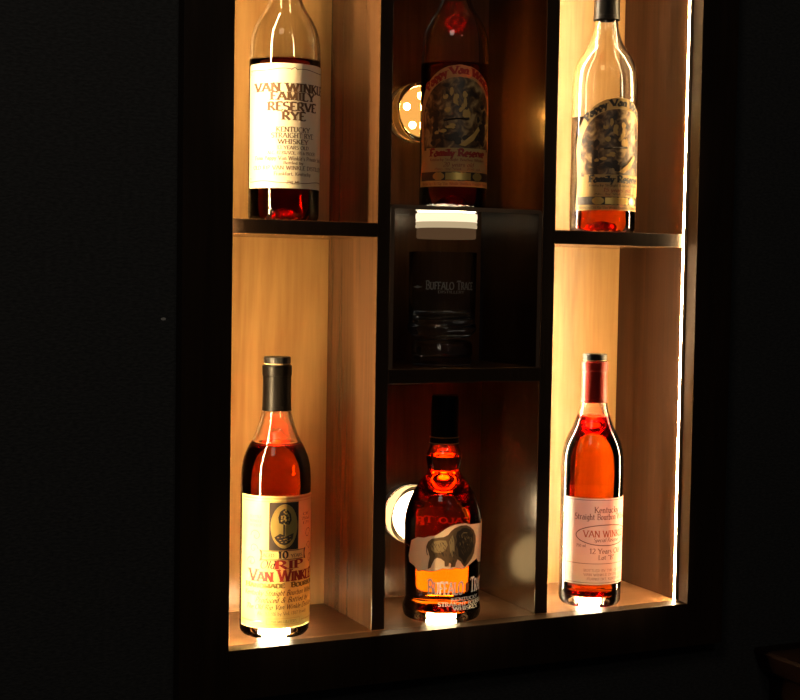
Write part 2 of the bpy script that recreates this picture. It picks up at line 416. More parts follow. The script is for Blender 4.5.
def line(b, mb, txt, phc, xp, yb, hp, half, mi=0, **kw):
    """baseline through picture height yb at column xp, hp = cap height there in picture units"""
    z0 = b.zpx(xp, yb); z1 = b.zpx(xp, yb-hp)
    put_text(b, mb, txt, phc, z0, z1-z0, radians(half) if half else None, mi, **kw)

# ------------------------------------------------------------------ room
def structure(o): o['kind'] = 'structure'; return o
q = MB(); x0, x1, za, zb = -1.7, 2.4, 0, 2.7; hx0, hx1, hz0, hz1 = .128, .779, ZB-.03, ZB+.955; T = .2
# one wall with an opening for the niche
def ring(y): return [(x0, y, za), (x1, y, za), (x1, y, zb), (x0, y, zb)], [(hx0, y, hz0), (hx1, y, hz0), (hx1, y, hz1), (hx0, y, hz1)]
(fo, fi), (bo, bi) = ring(0), ring(T)
for k in range(4):
    n = (k+1) % 4
    q.poly([fo[k], fo[n], fi[n], fi[k]]); q.poly([fi[k], fi[n], bi[n], bi[k]])
q.poly([fo[0], bo[0], bo[1], fo[1]]); q.poly([fo[1], bo[1], bo[2], fo[2]]); q.poly([fo[3], fo[2], bo[2], bo[3]]); q.poly([fo[0], fo[3], bo[3], bo[0]])
q.poly([bi[0], bi[3], bo[3], bo[0]]); q.poly([bi[0], bo[0], bo[1], bi[1]]); q.poly([bi[1], bo[1], bo[2], bi[2]]); q.poly([bi[2], bo[2], bo[3], bi[3]])
structure(q.build('wall_back', M['wall']))
q = MB(); q.box(-1.7, 2.4, -3.2, 0, -.05, 0); structure(q.build('floor', M['floor']))

# ------------------------------------------------------------------ display cabinet
D = .1435; FT = -.0203; XL, XR = .1593, .7473
D1, D2 = (.3336, .3494), (.5447, .5619)
TOP = .90
cab = tag(empty('display_cabinet', (0, 0, ZB)), 'dark framed built in display niche with lit wooden compartments', 'cabinet')
boxpart('stile', (.1057, XL, FT, 0, -.0536, TOP+.055), M['dark'], cab)
boxpart('stile', (.748, .802, FT, 0, -.0536, TOP+.055), M['dark'], cab)
boxpart('rail', (XL, .748, FT, 0, -.0536, 0), M['dark'], cab)
boxpart('rail', (XL, .748, FT, 0, TOP, TOP+.055), M['dark'], cab)
FY = .0035                       # fronts of dividers and shelves
for (a, b), mm in ((D1, 'panel'), (D2, 'panel3')): boxpart('divider', (a, b, FY, D, .0, TOP), [M[mm], M['dark']], cab, front=1)
boxpart('side_panel', (XL-.016, XL, 0, D, -.018, TOP+.018), M['panel'], cab)
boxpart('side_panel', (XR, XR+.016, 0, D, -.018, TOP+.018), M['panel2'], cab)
boxpart('base_panel', (XL, XR, 0, D, -.018, 0), M['base'], cab, bevel=0)
boxpart('top_panel', (XL, XR, 0, D, TOP, TOP+.018), M['panel'], cab, bevel=0)
for xa_, xb_, mm in ((XL-.016, D1[0]+.008, 'maple'), (D1[0]+.008, D2[0]+.008, 'panel'), (D2[0]+.008, XR+.016, 'maple')): boxpart('back_panel', (xa_, xb_, D, D+.012, -.018, TOP+.018), M[mm], cab, bevel=0)
boxpart('shelf', (XL+.0036, D1[0], FY, D, .4375, .4531), [M['panel'], M['dark']], cab, front=1)
boxpart('shelf', (D1[1], D2[0], FY, D, .2752, .2916), [M['panel'], M['dark']], cab, front=1)
boxpart('shelf', (D2[1], XR-.0036, FY, D, .436, .4522), [M['panel'], M['dark']], cab, front=1)
def strip(x, s, y0=-.003, y1=.003, corner=False):
    q = MB(); xa, xb = sorted((x, x+s*.0012)); q.box(xa, xb, y0-.0006, y1+.0006, .0005, TOP-.0005)
    if not corner: q.box(*sorted((x, x+s*.0034)), y0-.0009, y0-.0003, .0005, TOP-.0005)
    ch = q.build('light_strip', M['channel'], cab)
    q = MB(); rows = []
    for z in (.001, TOP-.001): rows.append([(x+s*(.0005+.010*i/8), y1, z) for i in range(9)] if corner is True else [(x+s*(.0012+.0018*sin(pi*i/8)), (y0+y1)/2-(y1-y0)/2*cos(pi*i/8), z) for i in range(9)])
    q.quadgrid(rows); d = q.build('diffuser', M['strip2' if corner else 'strip'], ch, smooth=True); d['label'] = 'glowing warm white strip'
strip(XL, 1, .0006, .0060); strip(XR, -1, .0002, .0050)
strip(D2[1], 1, .096, .102, True)

# ------------------------------------------------------------------ bottles
def prof_at(p, z):
    for (r0, z0), (r1, z1) in zip(p, p[1:]):
        if z0 <= z <= z1 and z1 > z0: return r0+(r1-r0)*(z-z0)/(z1-z0)
    return p[-1][0]
def smooth_prof(p, n=6):
    out = []
    for i in range(len(p)-1):
        p0, p1, p2, p3 = p[max(i-1, 0)], p[i], p[i+1], p[min(i+2, len(p)-1)]
        for k in range(n):
            t = k/n
            f = lambda a, b, c, d: .5*((2*b)+(-a+c)*t+(2*a-5*b+4*c-d)*t*t+(-a+3*b-3*c+d)*t**3)
            out.append((f(p0[0], p1[0], p2[0], p3[0]), f(p0[1], p1[1], p2[1], p3[1])))
    out.append(p[-1]); return out
def bottle_body(root, prof, level, liq, wall=.0032, lamp=0, punt=.016):
    """prof: outer (r,z) from the foot to the mouth"""
    P = smooth_prof(prof)
    P = [(r, z) for i, (r, z) in enumerate(P) if i == 0 or z > P[i-1][1]-1e-9]
    rl = prof_at(P, level)
    low = [(r, z) for r, z in P if z < level-.0004]+[(rl, level)]
    hi = [(r, z) for r, z in P if z > level+.0004]
    foot = [(0, .004), (prof[0][0]*.8, .0015), (prof[0][0], 0.0)]
    if lamp: foot = [(0, .0098), (lamp+.0008, .0096), (lamp+.0014, .0012), (prof[0][0], 0.0)]
    inner = [(max(r-wall, .002), z) for r, z in reversed(hi)]+[(rl-wall, level+.0003), (rl-.0002, level+.0003)]
    mouth = [(hi[-1][0]-wall*.5, hi[-1][1]+.001)]
    seq = foot+low[1:]+hi+mouth+inner
    k = len(foot)+len(low)-2
    mis = [0 if i < k else 1 for i in range(len(seq)-1)]
    q = MB(); q.lathe(seq, 96, mis=mis); q.build('glass_body', [M['skin'], M['glass']], root, smooth=True, sharp=50)
    # liquid filling it, with a domed dimple and a stippled heel at the bottom
    e = .0006; R0 = prof_at(P, .012)
    def heel(r, z, a):
        if z < .013 and r > .01: return r-.0005*(1+sin(18*a)), z+.0006*sin(23*a+r*900)
        return r, z
    bot = [(0, punt), (R0*.22, punt*.9), (R0*.42, punt*.55), (R0*.62, punt*.28), (R0*.76, .0022), (R0*.88, .0018), (R0-.0022, .0045), (R0-.0011, .0085)]
    if lamp: bot = [(0, .0175), (R0*.3, .0165), (R0*.55, .014), (R0*.75, .0118), (R0*.9, .0112), (R0-.0015, .0122), (R0-.0011, .0130)]
    body = [(r-e, z) for r, z in low if z > .0135]
    body[-1] = (rl-e, level-.0006)
    top = [(rl-wall*.7, level-.0006), (rl-wall-.001, level-.0014), (rl*.5, level-.0016), (0, level-.0016)]
    q = MB(); q.lathe(bot+body+top, 96, fn=heel); q.build('liquid', liq, root, smooth=True, sharp=40)
    return P
WK = [(.0350, 0), (.0374, .003), (.0384, .008), (.0384, .03), (.0384, .10), (.0384, .150), (.0384, .168), (.0376, .182), (.0352, .194), (.0306, .2055), (.0254, .2155), (.0213, .2255), (.0178, .237), (.0157, .248), (.0148, .258), (.0146, .275), (.0152, .284), (.0152, .296)]
WK2 = [(.0350, 0), (.0374, .003), (.0384, .008), (.0384, .03), (.0384, .10), (.0384, .150), (.0384, .172), (.0378, .186), (.0358, .2008), (.0302, .2148), (.0219, .2286), (.0164, .243), (.0142, .2566), (.0138, .265), (.0140, .275), (.0150, .284), (.0150, .296)]
WK3 = [(r, z+(.004 if .16 < z < .25 else 0)) for r, z in WK2]
def wk(R, WK=WK): k = R/.0384; return [(r*k if z < .2 else r*(1+(k-1)*max(0, 1-(z-.2)/.04)), z) for r, z in WK]
def neck(root, cap, z0=.2455):
    q = MB()
    q.lathe([(.0158, z0), (.0164, z0+.0002), (.0162, z0+.004), (.01625, z0+.0043), (.0160, z0+.0047), (.0157, z0+.022), (.0156, .2835), (.0162, .2845), (.0164, .287), (.0163, .2945), (.0155, .2957), (.0145, .2957)], 64)
    q.build('capsule', cap, root, smooth=True, sharp=30)
    q = MB(); q.lathe([(0, .2959), (.0140, .2959), (.0144, .2964), (.0144, .2976), (0, .2976)], 64)
    st = MB()
    def rib(r, z, a): return (r*(1+.012*(1 if int(a/(2*pi)*72) % 2 else 0)) if r > .014 else r), z
    st.lathe([(0, .2976), (.0143, .2976), (.0147, .2983), (.0147, .3038), (.0139, .3049), (0, .3050)], 144, fn=rib)
    s = st.build('stopper', M['stopper'], root, smooth=True, sharp=30)
    q.build('cork', M['cork'], s, smooth=True, sharp=30)
OFFL, OFFP, OFFQ = .0004, .0007, .0010
def rect_label(b, root, mat, lo, hi, z0, z1, name='label', corner=.003):
    q = MB()
    def zf(ph):
        e = min(ph-lo, hi-ph)*b.R
        c = corner-sqrt(max(0, corner**2-(corner-min(e, corner))**2)) if e < corner else 0
        return z0+c, z1-c
    n = 72; g = []
    ts = [0, .15, .4, .7, 1.0]; ang = [lo+t*corner/b.R for t in ts]+[lo+corner/b.R+(hi-lo-2*corner/b.R)*i/n for i in range(1, n)]+[hi-t*corner/b.R for t in reversed(ts)]
    for r in range(9): g.append([b.at(a, zf(a)[0]+(zf(a)[1]-zf(a)[0])*r/8, OFFL) for a in ang])
    q.quadgrid(g); return q.build(name, mat, root, smooth=True)

# ---- 1: rye, upper left compartment
def bottle_root(x, y, z, label): return tag(empty('whiskey_bottle', (x, y, ZB+z)), label, 'bottle')
def rye():
    x, y, z, R = .2425, .055, .4531, .0390
    r = bottle_root(x, y, z, 'bottle filled just above its tall cream label lettered RYE, on the left upper shelf')
    b = Round(x, y, z, R)
    lev = b.zpx(262, 57)
    bottle_body(r, wk(R, WK3), lev, M['mahogany']); neck(r, M['capblack'], .262)
    c = radians(15.5); lo, hi = c-radians(87), c+radians(87)
    z0, z1 = b.zpx(297, 188.5), b.zpx(290, 63)
    lb = rect_label(b, r, M['cream'], lo, hi, z0, z1)
    q = MB(); kw = dict(thick=.27, thin=.10)
    for t, yb, hp, hf in (('VAN WINKLE', 92, 8.6, 68), ('FAMILY', 100.6, 8.2, 37.5), ('RESERVE', 111, 8.4, 42), ('RYE', 120.4, 8.4, 18.7)):
        line(b, q, t, c, 297, yb, hp, hf, 0, off=OFFP, **kw)
    kw = dict(thick=.18, thin=.07)
    for t, yb, hp, hf in (('KENTUCKY', 132.2, 4.8, 28), ('STRAIGHT RYE', 138.2, 4.8, 36), ('WHISKEY', 144.2, 4.6, 25), ('13 YEARS OLD', 149.6, 3.4, 26)):
        line(b, q, t, c, 297, yb, hp, hf, 0, off=OFFP, **kw)
    for t, yb, hp, hf in (('ALC. 47.8%/VOL. (95.6 PROOF)', 154.8, 3.2, 42), ("From Pappy Van Winkle's Private Stock", 160.4, 3.8, 66), ('Bottled by', 164.6, 2.8, 16), ('OLD RIP VAN WINKLE DISTILLERY', 170, 3.8, 70), ('Frankfort, Kentucky', 175.8, 3.4, 31)):
        line(b, q, t, c, 297, yb, hp, hf, 1, off=OFFP, thick=.17, thin=.07)
    q.build('lettering', [M['ink'], M['ink2']], lb)
    q = MB()
    for (ya, s) in ((70, 1), (182, -1)):
        zc = b.zpx(297, ya)
        for sd in (-1, 1):
            pts = [(c+sd*radians(a), zc+s*.0016*sin(radians(a*5))*(1-a/95)) for a in range(4, 84, 4)]
            stroke(b, q, pts, .0007, OFFP)
            stroke(b, q, [(c+sd*radians(80)+.05*cos(t*.5), zc-s*.002+.002*sin(t*.5)) for t in range(0, 11)], .0006, OFFP)
        stroke(b, q, [(c-.1, zc), (c, zc+s*.0025), (c+.1, zc)], .0008, OFFP)
        if s < 0: put_text(b, q, '750 ML', c, b.zpx(297, 184.5), .0036, .2, 0, OFFP, thick=.14)
        q.build('border_scroll', M['ink2'], lb); q = MB()
    
rye()

# ---- 2: bourbon with yellow label, lower left
def yellow():
    x, y, z, R = .2331, .0432, 0, .0386
    r = bottle_root(x, y, z, 'black capped bottle with yellow label and red lettering, in the lower left compartment')
    b = Round(x, y, z, R)
    bottle_body(r, wk(R), b.zpx(276, 446.5), M['lightred'], lamp=.0236); neck(r, M['capblack'])
    c = radians(16); z0, z1 = b.zpx(286, 628.5), b.zpx(280, 496.2)
    lb = rect_label(b, r, M['yellow'], c-radians(84), c+radians(84), z0, z1, corner=.0015)
    q = MB(); kw = dict(off=OFFP)
    # lettering: slots 0 red 1 olive 2 brown 3 black
    zz = lambda X_, Y_: b.zpx(X_, Y_)
    line(b, q, 'Van Winkle', c, 286, 581.4, 12.0, 60, 0, thick=.23, thin=.08, smallcaps=.8, gap=.06, **kw)
    put_text(b, q, 'RIP', b.px(289.8, 565)[0], zz(289, 568.6), zz(289, 560.4)-zz(289, 568.6), radians(24), 0, thick=.24, thin=.07, **kw)
    put_text(b, q, 'Old', b.px(267, 565)[0], zz(267, 568.4), zz(267, 560.6)-zz(267, 568.4), radians(11.5), 3, thick=.14, thin=.04, slant=.3, serif=False, **kw)
    line(b, q, 'Handmade  Bourbon', c, 286, 587.6, 5, 68, 1, thick=.28, thin=.10, smallcaps=.8, **kw)
    sk = dict(thick=.17, thin=.06, slant=.35, serif=False, nib=35)
    for t, yb, hp, hf in (('Kentucky Straight Bourbon Whiskey', 595.3, 5.2, 70), ('Produced & Bottled by', 602.2, 5, 48), ('The Old Rip Van Winkle Distillery', 609, 4.6, 66)):
        line(b, q, t, c, 286, yb, hp, hf, 2, off=OFFP, **sk)
    line(b, q, 'Alc. 53.5% by Vol. (107 Proof)', c, 286, 615, 3.2, 44, 2, off=OFFP, thick=.1, thin=.04)
    line(b, q, 'AGED', b.px(268.5, 555)[0], 268.5, 556.8, 3.2, 9, 3, off=OFFQ, thick=.16)
    line(b, q, '10', b.px(283, 555)[0], 283, 558.4, 7, 8, 3, off=OFFQ, thick=.24)
    line(b, q, 'YEARS', b.px(296.5, 555)[0], 296.5, 556.6, 3.2, 11, 3, off=OFFQ, thick=.16)
    for k, t in enumerate(('BOTTLE', 'NUMBER', 'RESERVE')): line(b, q, t, b.px(256, 520)[0], 256, 517.5+k*4.4, 2.4, 11, 1, off=OFFP, thick=.1)
    for k, t in enumerate(('OF', '750ml', '(7)')): line(b, q, t, b.px(305.5, 515)[0], 305.5, 514.5+k*4.4, 2.8, 11-3*(k != 1), 2, off=OFFP, thick=.12)
    line(b, q, '750 MILLILITERS', c, 286, 622.6, 2.4, 22, 2, off=OFFP, thick=.1)
    q.build('lettering', [M['red'], M['olive'], M['ochre'], M['black']], lb)
    # gold bands and scrolls
    q = MB()
    for ya, w in ((498.6, .0016), (501.6, .0007)):
        zc = zz(286, ya); stroke(b, q, [(c-radians(80), zc), (c+radians(80), zc)], w, OFFP); q.build('gold_band', M['gold'], lb); q = MB()
    zc = zz(286, 621.4)
    for s in (-1, 1): stroke(b, q, [(c+s*radians(32), zc), (c+s*radians(80), zc)], .0014, OFFP); q.build('gold_band', M['gold'], lb); q = MB()
    za, zb_ = zz(286, 624), zz(286, 618.4)
    stroke(b, q, [(c-.5, za), (c+.5, za), (c+.5, zb_), (c-.5, zb_)], .0006, OFFP, closed=True)
    q.build('gold_frame', M['gold'], lb)
    def curl(ph, zc, s, k=1):
        q = MB()
        stroke(b, q, [(ph+s*(.16*k*(1-t/16))*cos(t*.55), zc+.0062*k*(1-t/16)*sin(t*.55)) for t in range(0, 13)], .0006, OFFP); q.build('scroll_ornament', M['ochre'], lb)
    for s in (-1, 1):
        curl(c+s*radians(48), zz(286, 536), s, 1.1); curl(c+s*radians(52), zz(286, 549), -s, .9); curl(c+s*radians(56), zz(286, 562), s, 1)
    # picture panel: a generic engraved vignette in an oval
    q = MB(); pa, pb = b.px(269.2, 525)[0], b.px(298, 525)[0]; pc = (pa+pb)/2; hw = (pb-pa)/2
    za, zb_ = zz(284, 550), zz(284, 502.5); zm, hh = (za+zb_)/2, (zb_-za)/2
    sheet(b, q, pa, pb, lambda p: (za, zb_), OFFP, 0, 16, 4)
    blob(b, q, [(pc+hw*.9*cos(t*pi/16), zm+hh*.93*sin(t*pi/16)) for t in range(32)], OFFQ, 1)
    stroke(b, q, [(pc+hw*.84*cos(t*pi/16), zm+hh*.87*sin(t*pi/16)) for t in range(32)], .0004, OFFQ+.0003, 2, closed=True)
    rnd = random.Random(3)
    def hill(pts, mi, k): blob(b, q, [(pc+hw*px_, zm+hh*pz) for px_, pz in pts], OFFQ+.0003*k, mi)
    hill([(-.66, -.45), (-.3, -.3), (.1, -.42), (.62, -.3), (.55, -.55), (.3, -.72), (0, -.8), (-.3, -.74), (-.55, -.58)], 0, 1)
    hill([(-.1, -.4), (.02, -.42), (.03, .1), (.3, .06), (.46, .25), (.4, .5), (.2, .68), (-.05, .74), (-.3, .62), (-.42, .38), (-.36, .14), (-.1, .08)], 0, 1)
    for k in range(26):
        a_, d_ = rnd.uniform(0, 6.28), rnd.uniform(0, .3); px_, pz = .02+d_*cos(a_), .38+d_*sin(a_)
        s_ = rnd.uniform(.03, .07); hill([(px_+s_*cos(t*1.05), pz+s_*.8*sin(t*1.05)) for t in range(6)], 1 if k % 3 else 2, 2)
    for k in range(14):
        px_, pz = rnd.uniform(-.45, .45), rnd.uniform(-.7, -.45); hill([(px_-.07, pz), (px_+.07, pz+.01), (px_+.05, pz+.03), (px_-.05, pz+.03)], 2, 2)
    q.build('picture', [M['sepia0'], M['gold'], M['sepia2']], lb)
    # ribbon under the picture
    q = MB(); ra, rb = b.px(262, 555)[0], b.px(303, 555)[0]
    sheet(b, q, ra, rb, lambda p: (zz(283, 559.6), zz(283, 550.8)), OFFP+.0001, 0, 20, 1)
    stroke(b, q, [(ra, zz(283, 559.6)), (rb, zz(283, 559.6)), (rb, zz(283, 550.8)), (ra, zz(283, 550.8))], .0008, OFFQ, 1, closed=True)
    for s, e in ((-1, ra), (1, rb)): blob(b, q, [(e, zz(283, 560.2)), (e+s*.07, zz(283, 561)), (e+s*.03, zz(283, 555)), (e+s*.07, zz(283, 549.5)), (e, zz(283, 550.2))][::s], OFFQ, 1)
    q.build('ribbon', [M['yellow'], M['ink']], lb)
yellow()

# ---- 3: red capped bourbon, lower right
def redcap():
    x, y, z, R = .6421, .0360, 0, .0378
    r = bottle_root(x, y, z, 'red capped bottle with square ivory label and oval, in the lower right compartment')
    b = Round(x, y, z, R)
    bottle_body(r, wk(R), b.zpx(594, 418), M['lightred'], lamp=.0196); neck(r, M['capred'])
    c = radians(31); z0, z1 = b.zpx(606, 584.5), b.zpx(606, 498.5)
    lo, hi = c-radians(85), c+radians(85)
    lb = rect_label(b, r, M['ivory'], lo, hi, z0, z1, corner=.0006)
    zz = lambda Y_: b.zpx(607, Y_)
    q = MB(); kw = dict(thick=.14, thin=.05)
    line(b, q, 'Kentucky', c, 607, 512.8, 6, 25, 0, off=OFFP, **kw)
    line(b, q, 'Straight Bourbon Whiskey', c, 607, 519.6, 5.8, 61, 0, off=OFFP, **kw)
    line(b, q, 'VAN WINKLE', c, 607, 537, 6.4, 44, 1, off=OFFP, thick=.16, thin=.06)
    line(b, q, 'Special Reserve', c, 607, 541.8, 4, 26, 0, off=OFFP, thick=.12, thin=.04, slant=.3, serif=False)
    line(b, q, '12 Years Old', c, 607, 553.4, 5, 32, 2, off=OFFP, **kw)
    line(b, q, 'Lot "B"', c, 607, 559.4, 4.4, 16, 2, off=OFFP, **kw)
    line(b, q, '750 ml', b.px(581, 545)[0], 581, 546.5, 2.6, 9, 0, off=OFFP, thick=.12)
    for k, t in enumerate(('BOTTLED BY THE OLD RIP', 'VAN WINKLE DISTILLERY', 'FRANKFORT, KENTUCKY')): line(b, q, t, c, 607, 571.4+k*4.2, 2.4, 42-6*(k == 2), 2, off=OFFP, thick=.09)
    q.build('lettering', [M['ink'], M['rust'], M['ink2']], lb)
    q = MB(); e = .0022
    stroke(b, q, [(lo+e/R, z0+e), (hi-e/R, z0+e), (hi-e/R, z1-e), (lo+e/R, z1-e)], .0005, OFFP, closed=True)
    stroke(b, q, [(lo+2.4*e/R, zz(563.5)), (hi-2.4*e/R, zz(563.5))], .0005, OFFP)
    zc, hh = zz(535.2), (zz(525)-zz(545.6))/2
    stroke(b, q, [(c+radians(58)*cos(t*pi/24), zc+hh*sin(t*pi/24)) for t in range(48)], .0009, OFFP, closed=True)
    q.build('border', M['ink'], lb)
redcap()

# ---- 4/5: arched label bottles
def arched(x, y, z, R, cdeg, xc, ytop, ybot, liq, lev_px, label, years, cap, ink):
    r = bottle_root(x, y, z, label)
    b = Round(x, y, z, R)
    bottle_body(r, wk(R, WK2), b.zpx(*lev_px), liq); neck(r, cap, .2592)
    c = radians(cdeg); zt, zb_ = b.zpx(xc, ytop), b.zpx(xc, ybot); H = zt-zb_
    V = lambda v: zt-H*v
    hw = radians(80)*R
    # outline half-width as a function of v (0 top .. 1 bottom)
    def half(v, a=hw, top=0):
        if v < .47: return a*sqrt(max(0, 1-((.47-v)/(.47-top))**2)) if v > top else 0
        if v < .84: return a*(1-.05*sin((v-.47)/.37*pi/2))
        return a*(.95+.05*(v-.84)/.16)
    def shape(mb, a, v0, v1, off, mi, top=0, n=40):
        g = []
        for i in range(n+1):
            t = i/n; v = v0+(v1-v0)*(t*t*.5+t*.5); w = half(v, a, top)
            g.append([b.at(c+w*(2*k/40-1)/R, V(v), off) for k in range(41)])
        mb.quadgrid(list(reversed(g)), mi)
    q = MB(); shape(q, hw, 0.0001, 1, OFFL, 0); lb = q.build('label', M['tan'], r, smooth=True)
    # picture area in brown tones, anonymous
    q = MB(); rim = .1; shape(q, hw*.865, rim, .70, OFFP, 0, top=rim)
    def pt(u, v): return (c+u*hw/R, V(v))
    def bl(pts, mi, k=1): blob(b, q, [pt(u, v) for u, v in pts], OFFP+.00025*k, mi)
    rnd = random.Random(11)
    def dab(u, v, w, h, mi, k, a=0):
        bl([(u+w*(cos(a)*cos(t*pi/4)-.35*sin(a)*sin(t*pi/4))*rnd.uniform(.7, 1.2), v+h*(sin(a)*cos(t*pi/4)*.6+cos(a)*sin(t*pi/4))*rnd.uniform(.7, 1.2)) for t in range(8)], mi, k)
    for k in range(12): dab(rnd.uniform(-.6, .6), rnd.uniform(.57, .645), rnd.uniform(.06, .13), rnd.uniform(.015, .03), 1, 1+k % 3)
    for k in range(12): dab(rnd.uniform(.36, .62), rnd.uniform(.3, .6), rnd.uniform(.04, .1), rnd.uniform(.02, .05), 1, 1+k % 3, rnd.uniform(-.6, .6))
    for k in range(8): dab(rnd.uniform(-.64, -.46), rnd.uniform(.4, .6), rnd.uniform(.04, .08), rnd.uniform(.02, .04), 1, 1+k % 3)
    for k in range(11): dab(rnd.uniform(-.34, .22), rnd.uniform(.2, .42), rnd.uniform(.035, .08), rnd.uniform(.02, .055), 3, 1+k % 3, rnd.uniform(-.5, .5))
    for k in range(9): dab(rnd.uniform(-.36, .3), rnd.uniform(.22, .5), rnd.uniform(.025, .06), rnd.uniform(.012, .03), 2, 4+k % 2, rnd.uniform(-.6, .6))
    for k in range(5): dab(rnd.uniform(-.5, -.1), rnd.uniform(.48, .56), rnd.uniform(.04, .09), rnd.uniform(.01, .02), 3, 4+k % 2, rnd.uniform(-.5, .5))
    bl([(.0, .66), (.3, .56), (.42, .5), (.46, .53), (.3, .62), (.12, .67)], 3, 6)
    bl([(-.32, .445), (.2, .43), (.2, .447), (-.32, .462)], 1, 7)
    q.build('picture', [M['picture'], M['sepia0'], M['sepia1'], M['sepia2']], lb)
    # plate, gold row, base band
    q = MB(); pw = hw*.74/R
    sheet(b, q, c-pw, c+pw, lambda p: (V(.868), V(.683)), OFFQ, 0, 40, 2)
    sheet(b, q, c-hw*.93/R, c+hw*.93/R, lambda p: (V(.952), V(.88)), OFFP, 1, 40, 1)
    for u in (-.42, -.08, .1, .44):
        blob(b, q, [(c+(u+.13*cos(t*pi/8))*hw/R, V(.916)+.0042*sin(t*pi/8)*(1+.18*(t % 2))) for t in range(16)], OFFQ, 2)
    sheet(b, q, c-hw*.27/R, c+hw*.27/R, lambda p: (V(.945), V(.887)), OFFP+.0001, 2, 12, 1)
    q.build('name_plate', [M['tan'], M['sepia0'], M['gold']], lb)
    q = MB(); bk = dict(thick=.34, thin=.09, nib=38, gap=.05)
    hgt = lambda a_, b_: V(a_)-V(b_)
    put_text(b, q, 'Family Reserve', c, V(.752), hgt(.692, .752), .62*hw/R, 0, OFFQ+.0003, **bk)
    put_text(b, q, 'Kentucky Straight Bourbon Whiskey', c, V(.79), hgt(.768, .79), .62*hw/R, 0, OFFQ+.0003, thick=.14)
    put_text(b, q, years, c, V(.838), hgt(.802, .838), .32*hw/R, 1, OFFQ+.0003, thick=.13, slant=.25, serif=False)
    put_text(b, q, 'Alc. by Vol.  750 ml', c, V(.863), hgt(.848, .863), .5*hw/R, 0, OFFQ+.0003, thick=.12)
    put_text(b, q, 'Bottled by Old Rip Van Winkle Distillery, Frankfort, Kentucky', c, V(.988), hgt(.966, .988), .86*hw/R, 0, OFFP, thick=.14)
    ac, cc = hw*.905, (zt-V(.47))*.845
    put_text(b, q, 'Pappy Van Winkle', c, 0, H*.062, None, 0, OFFP, arch=(ac, cc, V(.47), radians(139), radians(36)), **bk)
    q.build('lettering', [ink, M['red']], lb)
arched(.6605, .0552, .4522, .0400, 26, 618, 97.5, 210.5, M['deepred'], (575, 117), 'black capped bottle with arched picture label, two thirds full, on the right upper shelf', '15 years old', M['capblack'], M['black'])
arched(.4510, .0520, .4746, .0392, 9, 459, 64.5, 186.5, M['mahogany'], (430, 62), 'dark red bottle with arched picture label standing on the clear riser', '20 years old', M['capblack'], M['red'])

